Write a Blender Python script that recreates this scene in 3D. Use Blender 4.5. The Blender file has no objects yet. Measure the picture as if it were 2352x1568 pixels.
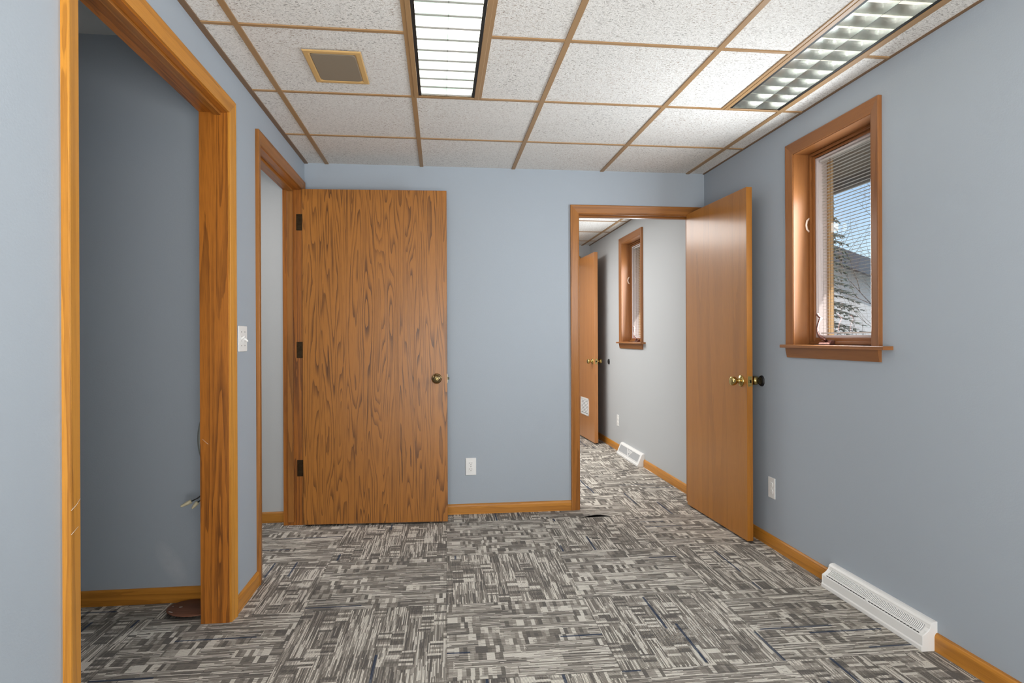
import bpy, math, random
from mathutils import Vector, Matrix
random.seed(7)
PI = math.pi
scene = bpy.context.scene
COL = scene.collection

# ------------------------------------------------------------------ measured layout (metres)
XL, XR, YF, HC = -0.871, 1.830, 4.121, 2.304      # left wall, right wall, far wall, ceiling
TILE = 0.6096
GX0, GY0 = -0.7296, 3.5457                        # one crossing of the ceiling grid
YB = -1.6                                         # wall behind the photographer
YN0, YN1 = 4.241, 7.43                            # next room: near side of its near wall, far wall

# ------------------------------------------------------------------ mesh helpers
class MB:
    def __init__(s):
        s.v = []; s.f = []; s.m = []; s.sm = []
    def face(s, pts, mi=0, smooth=False):
        b = len(s.v); s.v += [tuple(p) for p in pts]
        s.f.append(tuple(range(b, b + len(pts)))); s.m.append(mi); s.sm.append(smooth)
    def box(s, a, b, mi=0):
        x0, y0, z0 = [min(p, q) for p, q in zip(a, b)]; x1, y1, z1 = [max(p, q) for p, q in zip(a, b)]
        n = len(s.v)
        s.v += [(x0,y0,z0),(x1,y0,z0),(x1,y1,z0),(x0,y1,z0),(x0,y0,z1),(x1,y0,z1),(x1,y1,z1),(x0,y1,z1)]
        for q in ((0,3,2,1),(4,5,6,7),(0,1,5,4),(1,2,6,5),(2,3,7,6),(3,0,4,7)):
            s.f.append(tuple(n+i for i in q)); s.m.append(mi); s.sm.append(False)
        return s
    def grid(s, rows, mi=0, smooth=True, close_u=False, close_v=False):
        n = len(s.v); R = len(rows); C = len(rows[0])
        for r in rows: s.v += [tuple(p) for p in r]
        for i in range(R - (0 if close_v else 1)):
            for j in range(C - (0 if close_u else 1)):
                i2, j2 = (i+1) % R, (j+1) % C
                s.f.append((n+i*C+j, n+i*C+j2, n+i2*C+j2, n+i2*C+j)); s.m.append(mi); s.sm.append(smooth)
        return s
    def prism(s, prof, fn, t0, t1, mi=0, caps=True, smooth=False):
        """closed 2-D profile swept straight from t0 to t1; fn(p, q, t) -> point"""
        A = [fn(p, q, t0) for p, q in prof]; B = [fn(p, q, t1) for p, q in prof]
        s.grid([A, B], mi, smooth, close_u=True)
        if caps:
            s.face(A, mi); s.face(B[::-1], mi)
        return s
    def lathe(s, prof, fn, seg=32, mi=0):
        """prof = [(radius, height)], fn(x, y, h) -> point"""
        rows = []
        for r, h in prof:
            rows.append([fn(r*math.cos(2*PI*k/seg), r*math.sin(2*PI*k/seg), h) for k in range(seg)])
        s.grid(rows, mi, True, close_u=True)
        return s
    def tube(s, pts, rad, seg=10, mi=0, caps=True):
        pts = [Vector(p) for p in pts]; rads = rad if isinstance(rad, (list, tuple)) else [rad]*len(pts)
        rows = []; up = None
        for i, p in enumerate(pts):
            d = (pts[min(i+1, len(pts)-1)] - pts[max(i-1, 0)]).normalized()
            if up is None:
                up = Vector((0,0,1)) if abs(d.z) < .9 else Vector((1,0,0))
            a = d.cross(up).normalized(); up = a.cross(d).normalized()
            rows.append([p + (a*math.cos(2*PI*k/seg) + up*math.sin(2*PI*k/seg))*rads[i] for k in range(seg)])
        s.grid(rows, mi, True, close_u=True)
        if caps:
            s.face(rows[0], mi); s.face(rows[-1][::-1], mi)
        return s
    def build(s, name, mats, parent=None, bevel=0.0, seg=2):
        if not isinstance(mats, (list, tuple)): mats = [mats]
        me = bpy.data.meshes.new(name); me.from_pydata(s.v, [], s.f)
        for m in mats: me.materials.append(m)
        me.polygons.foreach_set('material_index', s.m)
        me.polygons.foreach_set('use_smooth', s.sm)
        me.update()
        import bmesh
        bm = bmesh.new(); bm.from_mesh(me)
        bmesh.ops.remove_doubles(bm, verts=bm.verts, dist=1e-6)
        bmesh.ops.recalc_face_normals(bm, faces=bm.faces)
        bm.to_mesh(me); bm.free()
        o = bpy.data.objects.new(name, me); COL.objects.link(o)
        if parent: o.parent = parent
        if bevel:
            md = o.modifiers.new('edge', 'BEVEL'); md.width = bevel; md.segments = seg
            md.limit_method = 'ANGLE'; md.angle_limit = math.radians(40)
        return o

def tag(o, label, cat, kind=None, group=None):
    o['label'] = label; o['category'] = cat
    if kind: o['kind'] = kind
    if group: o['group'] = group
    return o
def thing(name, loc, label, cat, rot=(0,0,0), kind=None, group=None):
    e = bpy.data.objects.new(name, None); COL.objects.link(e)
    e.location = loc; e.rotation_euler = rot; e.empty_display_size = .05
    return tag(e, label, cat, kind, group)
def copy_tree(o, parent=None):
    c = o.copy(); COL.objects.link(c)
    if parent: c.parent = parent
    for ch in o.children: copy_tree(ch, c)
    return c

# ------------------------------------------------------------------ materials
def lin(c):
    return tuple(((x/255)/12.92 if x/255 <= .04045 else ((x/255+.055)/1.055)**2.4) for x in c) + (1,)
class N:
    """small node-graph helper"""
    def __init__(s, name):
        s.mat = bpy.data.materials.new(name); s.mat.use_nodes = True
        s.t = s.mat.node_tree; s.b = s.t.nodes['Principled BSDF']; s.out = s.t.nodes['Material Output']
    def n(s, typ, **k):
        x = s.t.nodes.new(typ)
        for a, v in k.items(): setattr(x, a, v)
        return x
    def l(s, a, b): s.t.links.new(a, b)
    def put(s, sock, v):
        if hasattr(v, 'links') or isinstance(v, bpy.types.NodeSocket): s.l(v, sock)
        else: sock.default_value = v
    def m(s, op, a, b=None, c=None, clamp=False):
        x = s.n('ShaderNodeMath', operation=op, use_clamp=clamp)
        s.put(x.inputs[0], a)
        if b is not None: s.put(x.inputs[1], b)
        if c is not None: s.put(x.inputs[2], c)
        return x.outputs[0]
    def vec(s, x=0., y=0., z=0.):
        v = s.n('ShaderNodeCombineXYZ')
        for i, q in enumerate((x, y, z)): s.put(v.inputs[i], q)
        return v.outputs[0]
    def sep(s, v):
        x = s.n('ShaderNodeSeparateXYZ'); s.l(v, x.inputs[0]); return x.outputs
    def scale(s, v, sc):
        x = s.n('ShaderNodeVectorMath', operation='MULTIPLY'); s.l(v, x.inputs[0]); x.inputs[1].default_value = sc
        return x.outputs[0]
    def noise(s, v, sc=1., detail=2., rough=.5, dist=0.):
        x = s.n('ShaderNodeTexNoise'); s.l(v, x.inputs['Vector'])
        x.inputs['Scale'].default_value = sc; x.inputs['Detail'].default_value = detail
        x.inputs['Roughness'].default_value = rough; x.inputs['Distortion'].default_value = dist
        return x.outputs['Fac']
    def white(s, v):
        x = s.n('ShaderNodeTexWhiteNoise', noise_dimensions='3D'); s.l(v, x.inputs['Vector']); return x.outputs['Value']
    def ramp(s, f, stops, interp='LINEAR'):
        x = s.n('ShaderNodeValToRGB'); s.put(x.inputs[0], f); r = x.color_ramp; r.interpolation = interp
        while len(r.elements) < len(stops): r.elements.new(.5)
        for e, (p, c) in zip(r.elements, stops):
            e.position = p; e.color = c if len(c) == 4 else tuple(c) + (1,)
        return x.outputs[0]
    def mix(s, f, a, b, typ='MIX'):
        x = s.n('ShaderNodeMix', data_type='RGBA', blend_type=typ)
        s.put(x.inputs[0], f); s.put(x.inputs[6], a); s.put(x.inputs[7], b)
        return x.outputs[2]
    def bump(s, h, strength=.3, dist=.002):
        x = s.n('ShaderNodeBump'); s.l(h, x.inputs['Height'])
        x.inputs['Strength'].default_value = strength; x.inputs['Distance'].default_value = dist
        s.l(x.outputs[0], s.b.inputs['Normal'])
    def obj(s):  return s.n('ShaderNodeTexCoord').outputs['Object']
    def pos(s):  return s.n('ShaderNodeNewGeometry').outputs['Position']
    def base(s, v): s.put(s.b.inputs['Base Color'], v)
    def set(s, **k):
        for a, v in k.items(): s.put(s.b.inputs[a.replace('_', ' ')], v)
        return s

def plain(name, rgb, rough=.5, metal=0., spec=.5, grain=0., gscale=300.):
    g = N(name); c = lin(rgb)
    p = g.obj()
    if grain:
        n = g.noise(p, gscale, 3.)
        g.base(g.mix(g.m('MULTIPLY', n, grain), c, (c[0]*.6, c[1]*.6, c[2]*.6, 1)))
        g.bump(n, .15, .001)
    else:
        n = g.noise(p, 40., 2.)
        g.base(g.mix(g.m('MULTIPLY', n, .08), c, (c[0]*.8, c[1]*.8, c[2]*.8, 1)))
    g.set(Roughness=rough, Metallic=metal); g.b.inputs['Specular IOR Level'].default_value = spec
    return g.mat

def paint(name, rgb, rough=.55, bump=.25, scuff=None):
    g = N(name); c = lin(rgb); p = g.pos()
    big = g.noise(p, 1.3, 3.)
    col = g.mix(g.m('MULTIPLY', big, .12), c, (c[0]*.88, c[1]*.88, c[2]*.89, 1))
    if scuff:
        px, py, pz = g.sep(p)
        ex = g.m('DIVIDE', g.m('ADD', g.m('SUBTRACT', px, scuff[0]), g.m('MULTIPLY', g.m('SUBTRACT', pz, scuff[1]), .45)), .055); ez = g.m('DIVIDE', g.m('SUBTRACT', pz, scuff[1]), .11)
        r2 = g.m('ADD', g.m('MULTIPLY', ex, ex), g.m('MULTIPLY', ez, ez))
        mask = g.m('MULTIPLY', g.ramp(r2, [(0, (1,1,1)), (1, (0,0,0))]), g.noise(p, 22., 3.))
        col = g.mix(g.m('MULTIPLY', mask, .3), col, lin((228,230,230)))
    g.base(col)
    g.set(Roughness=rough); g.b.inputs['Specular IOR Level'].default_value = .3
    g.bump(g.noise(p, 160., 3., .6), bump, .0015)
    return g.mat

def oak(name, light, dark, axis='z', rings=9., across=8., along=.55, contrast=.75, rough=.38, fibre=.35, coat=.0, seed=0., lo=.0, hi=.32):
    """stained oak: contour lines of a long stretched noise give the cathedral figure"""
    g = N(name); o = g.obj(); x, y, z = g.sep(o)
    al, a1, a2 = {'z': (z, x, y), 'x': (x, y, z), 'y': (y, x, z)}[axis]
    v = g.vec(g.m('MULTIPLY', a1, across), g.m('MULTIPLY', a2, across), g.m('MULTIPLY_ADD', al, along, seed))
    field = g.noise(v, 1., 1.5, .45, .25)
    wob = g.noise(g.vec(g.m('MULTIPLY', a1, 60.), g.m('MULTIPLY', a2, 60.), g.m('MULTIPLY', al, 9.)), 1., 2.)
    ph = g.m('ADD', g.m('MULTIPLY', field, rings), g.m('MULTIPLY', wob, .35))
    fr = g.m('FRACT', ph)
    band = g.ramp(fr, [(0, (0,0,0)), (lo+.03, (1,1,1)), (hi, (.55,.55,.55)), (hi+.25, (0,0,0))])
    fib = g.noise(g.vec(g.m('MULTIPLY', a1, 330.), g.m('MULTIPLY', a2, 330.), g.m('MULTIPLY', al, 10.)), 1., 2.)
    fibm = g.ramp(fib, [(.45, (0,0,0)), (.75, (1,1,1))])
    patch = g.noise(g.vec(g.m('MULTIPLY', a1, 14.), g.m('MULTIPLY', a2, 14.), g.m('MULTIPLY_ADD', al, 1.6, 3.7)), 1., 3.)
    k = g.m('MULTIPLY', band, g.ramp(patch, [(.3, (.35,.35,.35)), (.65, (1,1,1))]))
    k = g.m('ADD', g.m('MULTIPLY', k, contrast), g.m('MULTIPLY', fibm, fibre), clamp=True)
    c = g.mix(k, lin(light), lin(dark))
    tone = g.noise(g.vec(g.m('MULTIPLY', a1, 5.), g.m('MULTIPLY', a2, 5.), g.m('MULTIPLY', al, .8)), 1., 2.)
    c = g.mix(g.m('MULTIPLY', tone, .25), c, lin(dark))
    g.base(c); g.set(Roughness=rough)
    g.b.inputs['Specular IOR Level'].default_value = .45
    if coat:
        g.b.inputs['Coat Weight'].default_value = coat; g.b.inputs['Coat Roughness'].default_value = .16
    g.bump(g.m('SUBTRACT', 1., k), .12, .0008)
    return g.mat

def metal(name, rgb, rough=.25, wear=None):
    g = N(name); c = lin(rgb)
    n = g.noise(g.obj(), 90., 3.)
    w = lin(wear) if wear else (c[0]*.6, c[1]*.6, c[2]*.6, 1)
    g.base(g.mix(g.ramp(n, [(.4, (0,0,0)), (.75, (1,1,1))]), c, w))
    g.set(Roughness=rough, Metallic=1.)
    return g.mat

def carpet_mat():
    g = N('carpet_tile_pile'); x, y, z = g.sep(g.pos())
    a = math.radians(.55); ca, sa = math.cos(a), math.sin(a)
    X = g.m('ADD', g.m('MULTIPLY', x, ca), g.m('MULTIPLY', y, -sa))      # the laid grid is turned a little
    Y = g.m('ADD', g.m('MULTIPLY', x, sa), g.m('MULTIPLY', y, ca))
    tx = g.m('DIVIDE', g.m('SUBTRACT', X, .022 - 2.72*sa), TILE); ty = g.m('DIVIDE', g.m('SUBTRACT', Y, 2.722), TILE)
    i, j = g.m('FLOOR', tx), g.m('FLOOR', ty); fx, fy = g.m('FRACT', tx), g.m('FRACT', ty)
    par = g.m('FLOORED_MODULO', g.m('ADD', i, j), 2.)
    inv = g.m('SUBTRACT', 1., par)
    S = g.m('ADD', g.m('MULTIPLY', fy, inv), g.m('MULTIPLY', fx, par))   # along the ribs
    T = g.m('ADD', g.m('MULTIPLY', fx, inv), g.m('MULTIPLY', fy, par))   # across the ribs
    seed = g.white(g.vec(i, j, 3.3)); sd = g.m('MULTIPLY', seed, 91.)
    # irregular woven blocks
    warpT = g.m('ADD', T, g.m('MULTIPLY', g.white(g.vec(g.m('FLOOR', g.m('MULTIPLY', S, 3.)), sd, 1.)), .06))
    tc = g.m('FLOOR', g.m('MULTIPLY', warpT, 12.))
    so = g.m('MULTIPLY_ADD', S, 4.6, g.m('MULTIPLY', g.white(g.vec(tc, sd, 5.)), 4.))
    sc = g.m('FLOOR', so)
    blk = g.white(g.vec(tc, sc, sd))
    cross = g.m('GREATER_THAN', blk, .60)
    lp = g.m('FLOOR', g.m('MULTIPLY', T, 88.))
    seg = g.m('FLOOR', g.m('MULTIPLY_ADD', S, 4.2, g.m('MULTIPLY', g.white(g.vec(lp, sd, 8.)), 7.)))
    lf = g.m('FLOOR', g.m('MULTIPLY', T, 150.))
    sf = g.m('FLOOR', g.m('MULTIPLY_ADD', S, 6., g.m('MULTIPLY', g.white(g.vec(lf, sd, 31.)), 9.)))
    vp = g.m('MULTIPLY_ADD', g.white(g.vec(lf, sf, g.m('ADD', sd, 7.))), .62, g.m('MULTIPLY', g.white(g.vec(lp, seg, sd)), .42))
    lc = g.m('FLOOR', g.m('MULTIPLY_ADD', S, 40., g.m('MULTIPLY', g.white(g.vec(tc, sd, 15.)), 3.)))
    vc = g.white(g.vec(lc, tc, g.m('ADD', sd, 2.)))
    val = g.m('ADD', g.m('MULTIPLY', vp, g.m('SUBTRACT', 1., cross)), g.m('MULTIPLY', g.m('MULTIPLY_ADD', vc, .68, g.m('MULTIPLY', vp, .30)), cross))
    shift = g.m('MULTIPLY_ADD', g.white(g.vec(tc, sc, g.m('ADD', sd, 4.))), .26, -.13)
    val = g.m('ADD', val, shift, clamp=True)
    col = g.ramp(val, [(0, lin((106,102,98))), (.24, lin((122,117,110))), (.40, lin((142,136,128))), (.54, lin((166,160,151))), (.69, lin((210,205,195)))], 'CONSTANT')
    # a few navy yarns
    ln = g.m('FLOOR', g.m('MULTIPLY', T, 60.)); sn = g.m('FLOOR', g.m('MULTIPLY_ADD', S, 2., g.white(g.vec(ln, sd, 21.))))
    navy = g.m('GREATER_THAN', g.white(g.vec(ln, sn, g.m('ADD', sd, 9.))), .985)
    col = g.mix(g.m('MULTIPLY', navy, .85), col, lin((50,64,86)))
    # loop pile: ribs and speckle
    rib = g.m('PINGPONG', g.m('MULTIPLY', T, 150.), .5)
    loop = g.m('PINGPONG', g.m('MULTIPLY', S, 190.), .5)
    h = g.m('ADD', rib, g.m('MULTIPLY', loop, .4))
    spk = g.noise(g.vec(X, Y, 0.), 700., 2., .7)
    k = g.m('MULTIPLY', g.m('MULTIPLY_ADD', rib, 1.9, .50), g.m('MULTIPLY_ADD', spk, 1.9, .12))
    col = g.mix(1., col, g.vec(k, k, k), 'MULTIPLY')
    ex = g.m('MINIMUM', g.m('MINIMUM', fx, g.m('SUBTRACT', 1., fx)), g.m('MINIMUM', fy, g.m('SUBTRACT', 1., fy)))
    seam = g.m('LESS_THAN', ex, .0028)
    col = g.mix(g.m('MULTIPLY', seam, .35), col, (.02,.02,.02,1))
    g.base(col); g.set(Roughness=.95); g.b.inputs['Specular IOR Level'].default_value = .1
    g.bump(h, .5, .003)
    return g.mat

def ceiling_mat():
    g = N('fissured_ceiling_tile'); p = g.pos()
    fis = g.noise(g.scale(p, (95., 230., 95.)), 1., 2., .6, .5)
    pit = g.ramp(fis, [(.58, (0,0,0)), (.64, (1,1,1))])
    rough = g.noise(p, 210., 3., .65)
    dens = g.ramp(g.noise(p, 3.2, 2.), [(.35, (.55,.55,.55)), (.65, (1,1,1))])
    rust = g.mix(g.ramp(g.noise(p, 2.1, 1.), [(.45, (0,0,0)), (.6, (1,1,1))]), lin((120,112,104)), lin((140,104,74)))
    col = g.mix(g.ramp(rough, [(.3, (0,0,0)), (.7, (1,1,1))]), lin((214,211,205)), lin((246,244,240)))
    col = g.mix(g.m('MULTIPLY', g.m('MULTIPLY', pit, dens), .72), col, rust)
    g.base(col); g.set(Roughness=.95); g.b.inputs['Specular IOR Level'].default_value = .1
    h = g.m('SUBTRACT', rough, g.m('MULTIPLY', pit, .5))
    g.bump(h, .8, .0045)
    return g.mat

def glass_mat():
    g = N('window_glass'); t = g.t
    t.nodes.remove(g.b)
    tr = g.n('ShaderNodeBsdfTransparent'); gl = g.n('ShaderNodeBsdfGlossy'); gl.inputs['Roughness'].default_value = .02
    fr = g.n('ShaderNodeFresnel'); fr.inputs['IOR'].default_value = 1.45
    bk = g.n('ShaderNodeNewGeometry').outputs['Backfacing']; fac = g.m('MULTIPLY', fr.outputs[0], g.m('SUBTRACT', 1., bk))
    mx = g.n('ShaderNodeMixShader'); g.l(fac, mx.inputs[0]); g.l(tr.outputs[0], mx.inputs[1]); g.l(gl.outputs[0], mx.inputs[2])
    g.l(mx.outputs[0], g.out.inputs[0])
    return g.mat

def emit(name, rgb, strength):
    g = N(name); g.base(lin(rgb)); g.put(g.b.inputs['Emission Color'], lin(rgb)); g.b.inputs['Emission Strength'].default_value = strength
    return g.mat

def lens_mat(strength):
    g = N('lit_prismatic_lens'); p = g.obj()
    n = g.noise(g.scale(p, (5., 11., 1.)), 1., 2.)
    c = g.mix(g.ramp(n, [(.35, (0,0,0)), (.6, (1,1,1))]), lin((206,232,214)), lin((255,253,248)))
    g.base(c); g.put(g.b.inputs['Emission Color'], c); g.b.inputs['Emission Strength'].default_value = strength
    return g.mat

BLUE   = paint('blue_grey_wall_paint', (166,175,184))
BLUEC  = paint('scuffed_blue_grey_paint', (166,175,184), scuff=(-1.195, .17))
GREY   = paint('warm_grey_wall_paint', (184,187,189))
HALLP  = paint('pale_grey_hall_paint', (205,207,207))
WHITEP = paint('white_drywall_paint', (225,225,222))
TRIMV  = oak('oak_trim_upright', (206,142,52), (136,82,20), 'z', rings=5., across=16., along=.5, contrast=.55, fibre=.25)
TRIMX  = oak('oak_trim_level_x', (204,138,52), (136,82,20), 'x', rings=5., across=16., along=.5, contrast=.55, fibre=.25)
TRIMY  = oak('oak_trim_level_y', (204,138,52), (136,82,20), 'y', rings=5., across=16., along=.5, contrast=.55, fibre=.25)
JAMBV  = oak('dark_oak_jamb', (184,112,36), (92,50,12), 'z', rings=7., across=18., along=.5, contrast=.75, fibre=.4)
JAMBY  = oak('dark_oak_head', (184,112,36), (92,50,12), 'y', rings=7., across=18., along=.5, contrast=.75, fibre=.4)
TRIM2V = oak('brown_oak_trim_upright', (168,108,44), (98,58,20), 'z', rings=6., across=16., along=.5, contrast=.6, fibre=.3)
TRIM2X = oak('brown_oak_trim_level_x', (168,108,44), (98,58,20), 'x', rings=6., across=16., along=.5, contrast=.6, fibre=.3)
TRIM2Y = oak('brown_oak_trim_level_y', (168,108,44), (98,58,20), 'y', rings=6., across=16., along=.5, contrast=.6, fibre=.3)
WINV   = oak('window_oak_upright', (154,100,54), (98,58,28), 'z', rings=4., across=14., along=.5, contrast=.4, fibre=.22)
WINY   = oak('window_oak_level', (154,100,54), (98,58,28), 'y', rings=4., across=14., along=.5, contrast=.4, fibre=.22)
VENEER = oak('cathedral_oak_veneer', (174,112,44), (88,52,18), 'z', rings=15., across=14., along=.85, contrast=1., hi=.26, fibre=.3, rough=.36)
SMOOTH = oak('plain_oak_veneer', (176,114,38), (136,84,26), 'z', rings=5., across=5., along=.3, contrast=.45, fibre=.35, rough=.34, coat=.25, seed=5.3)
SMOOTH2= oak('pale_oak_veneer', (192,132,78), (160,98,50), 'z', rings=5., across=6., along=.3, contrast=.3, fibre=.25, rough=.3, coat=.35, seed=9.1)
CARPET = carpet_mat()
BACKING= plain('carpet_backing', (26,24,23), .9)
CEIL   = ceiling_mat()
GRIDM  = plain('tan_grid_paint', (160,126,86), .5, grain=.15)
ANGLE  = plain('brown_wall_angle', (122,94,66), .5, grain=.15)
WHITE  = plain('white_plastic', (236,236,234), .35)
ENAMEL = plain('white_enamel', (238,238,236), .35)
DARK   = plain('dark_slot', (24,24,24), .6)
GREYM  = plain('grey_mesh', (178,180,182), .6, grain=.5, gscale=500.)
BRASS  = metal('aged_brass', (150,132,96), .22, (96,82,58))
BRIGHTB= metal('polished_brass', (200,176,112), .18)
DKHINGE= metal('dark_bronze_hinge', (70,56,40), .45)
STEEL  = metal('zinc_latch', (74,76,68), .45)
BLACKP = plain('black_rubber', (20,20,22), .5)
ALU    = metal('anodised_louver', (226,228,224), .22, (214,220,214))
LOUV1  = plain('grey_louver', (120,118,112), .4)
REFL   = plain('white_reflector', (240,240,238), .4)
BLACKM = plain('black_fixture_gap', (18,17,16), .6)
TUBEL  = emit('lit_tube', (255,252,240), 20.)
LENS   = lens_mat(.95)
TUBED  = emit('dim_tube', (255,246,230), 2.5)
SPKF   = plain('tan_speaker_frame', (206,168,110), .45, grain=.1)
SPKG   = plain('taupe_speaker_grille', (142,130,112), .6, grain=.5, gscale=700.)
GLASS  = glass_mat()
VINYL  = plain('pale_spacer', (206,196,196), .4)
SLAT   = plain('white_blind_slat', (222,220,216), .45)
CORD   = plain('blind_cord', (70,62,58), .7)
BRONZE = metal('pink_bronze_paint', (150,112,104), .35)
LOCKW  = plain('cream_lock', (240,222,206), .4)
CONDUIT= plain('flexible_conduit', (136,140,134), .4)
WIRE   = plain('black_wire', (22,22,24), .5)
NUT    = plain('cream_wire_nut', (206,196,164), .5)
DISC   = oak('brown_disc_face', (134,88,66), (84,50,36), 'x', rings=3., across=12., along=1., contrast=.5, fibre=.5, rough=.7)

# ------------------------------------------------------------------ walls
def wall(name, boxes, mat, label):
    b = MB()
    for bx in boxes: b.box(*bx)
    return tag(b.build(name, mat), label, 'wall', 'structure')
ZT = 2.62
T = .109
# left wall with two openings: rough openings sit behind the casings
D1A, D1B, D1T = 1.592, 2.662, 2.101
D2A, D2B, D2T = 3.102, 4.008, 2.106
wall('wall_left', [((XL-T, YB, 0), (XL, D1A-.016, ZT)), ((XL-T, D1A-.016, D1T+.016), (XL, D1B+.016, ZT)),
     ((XL-T, D1B+.016, 0), (XL, D2A-.016, ZT)), ((XL-T, D2A-.016, D2T+.016), (XL, D2B+.016, ZT)),
     ((XL-T, D2B+.016, 0), (XL, YF, ZT))], BLUE, 'pale blue grey left wall with two oak trimmed openings')
D3A, D3B, D3T = .938, 1.745, 2.010
wall('wall_far', [((XL-T, YF, 0), (D3A-.016, YN0, ZT)), ((D3A-.016, YF, D3T+.016), (D3B+.016, YN0, ZT)),
     ((D3B+.016, YF, 0), (XR, YN0, ZT))], BLUE, 'blue grey far wall between the dark oak door and the doorway')
W1 = (2.434, 3.020); W2 = (5.487, 6.092); WZ0, WZ1 = 1.128, 2.118
def rwall(name, y0, y1, w, mat, label):
    a, c = w[0]-.006, w[1]+.006
    wall(name, [((XR, y0, -.3), (XR+.17, a, ZT)), ((XR, c, -.3), (XR+.17, y1, ZT)),
                ((XR, a, -.3), (XR+.17, c, WZ0-.02)), ((XR, a, WZ1+.006), (XR+.17, c, ZT))], mat, label)
rwall('wall_right', YB, YN0-.06, W1, BLUE, 'blue grey right wall with the near oak framed window')
rwall('wall_next_room_right', YN0-.06, 9.2, W2, GREY, 'warm grey wall of the next room with its narrow window')
wall('wall_behind', [((XL-T, YB-.1, 0), (XR+.17, YB, ZT))], BLUE, 'wall behind the viewpoint, outside the picture')
wall('wall_closet_back', [((-2.7, 2.905, 0), (XL-T, 2.985, ZT))], BLUEC, 'dark slate blue wall seen through the wide left opening')
wall('wall_closet_end', [((-2.8, .6, 0), (-2.7, 4.3, ZT)), ((-2.7, .6, 0), (XL-T, .7, ZT))], BLUE, 'end walls of the space behind the left opening')
wall('wall_hall_back', [((-2.7, 4.090, 0), (XL-T, 4.241, ZT))], HALLP, 'pale grey wall in the narrow gap left of the dark oak door')
D4A, D4B, D4T = .86, 1.648, 2.110
wall('wall_next_room_far', [((-1.0, YN1, 0), (D4A, YN1+.1, ZT)), ((D4A, YN1, D4T), (D4B, YN1+.1, ZT)), ((D4B, YN1, 0), (XR, YN1+.1, ZT))],
     GREY, 'far wall of the next room behind the open door with a vent')
wall('wall_next_room_left', [((-1.1, YN0, 0), (-1.0, 9.2, ZT)), ((-1.0, 9.1, 0), (XR, 9.2, ZT))], GREY, 'other walls of the next room, hidden by the far wall')
b = MB(); b.box((-1.0, YN0-.001, 0), (D3A-.016, YN0+.004, HC)); b.box((D3B+.016, YN0-.001, 0), (XR, YN0+.004, HC)); b.box((D3A-.016, YN0-.001, D3T+.016), (D3B+.016, YN0+.004, HC))
tag(b.build('wall_next_room_near', GREY), 'side of the far wall that faces the next room', 'wall', 'structure')

# ------------------------------------------------------------------ floor with the lifted carpet edge at the doorway
b = MB()
YS = 3.937
FX0, FX1 = -2.75, XR+.02
b.box((FX0, YB, -.06), (FX1, 9.2, -.008), 1)
b.face([(FX0, YB, 0), (FX1, YB, 0), (FX1, YS, 0), (FX0, YS, 0)])
b.face([(FX0, YS, 0), (FX1, YS, 0), (FX1, YS, -.008), (FX0, YS, -.008)], 1)
lx0, lx1, ly1 = .80, 1.22, 4.20
b.face([(FX0, YS, 0), (lx0, YS, 0), (lx0, ly1, 0), (FX0, ly1, 0)])
b.face([(lx1, YS, 0), (FX1, YS, 0), (FX1, ly1, 0), (lx1, ly1, 0)])
b.face([(FX0, ly1, 0), (FX1, ly1, 0), (FX1, 9.2, 0), (FX0, 9.2, 0)])
nx, ny = 42, 14
def liftz(x, y):
    s = max(0., 1 - ((x-1.005)/.12)**2); e = max(0., 1 - (y-YS)/.2)
    return .015*s*s*e*e
rows = [[(lx0+(lx1-lx0)*i/nx, YS+(ly1-YS)*j/ny, liftz(lx0+(lx1-lx0)*i/nx, YS+(ly1-YS)*j/ny)) for i in range(nx+1)] for j in range(ny+1)]
b.grid(rows, 0, True)
b.grid([[(x, y, z-.004) for x, y, z in rows[0]], rows[0]], 1, False)
b.grid([[(x, y, z-.004) for x, y, z in r] for r in rows], 1, True)
tag(b.build('floor', [CARPET, BACKING]), 'grey striped carpet tile floor with one lifted edge at the doorway', 'floor', 'structure')

# ------------------------------------------------------------------ ceiling, grid, wall angles
b = MB()
L1 = (GX0+TILE, GX0+TILE+.305, GY0-3*TILE, GY0-TILE)
L2 = (GX0+4*TILE-.305, GX0+4*TILE, GY0-3*TILE, GY0-TILE)
CZ = HC+.004
def crect(x0, x1, y0, y1):
    b.face([(x0,y0,CZ),(x1,y0,CZ),(x1,y1,CZ),(x0,y1,CZ)])
crect(XL, XR, L1[3], YF); crect(XL, XR, YB, L1[2])
crect(XL, L1[0], L1[2], L1[3]); crect(L1[1], L2[0], L1[2], L1[3]); crect(L2[1], XR, L1[2], L1[3])
tag(b.build('ceiling', CEIL), 'white fissured ceiling tiles over the blue grey room', 'ceiling', 'structure')
b = MB(); b.face([(-1.0,YN0,CZ),(XR,YN0,CZ),(XR,9.2,CZ),(-1.0,9.2,CZ)])
tag(b.build('ceiling_next_room', CEIL), 'white ceiling tiles seen through the far doorway', 'ceiling', 'structure')
b = MB(); b.box((-2.75,.6,2.511),(XL-T,2.95,2.56)); b.box((-2.75,2.95,2.40),(XL-T,4.2,2.56))
tag(b.build('ceiling_closet', WHITEP), 'plain white ceiling seen through the wide left opening', 'ceiling', 'structure')

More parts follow.
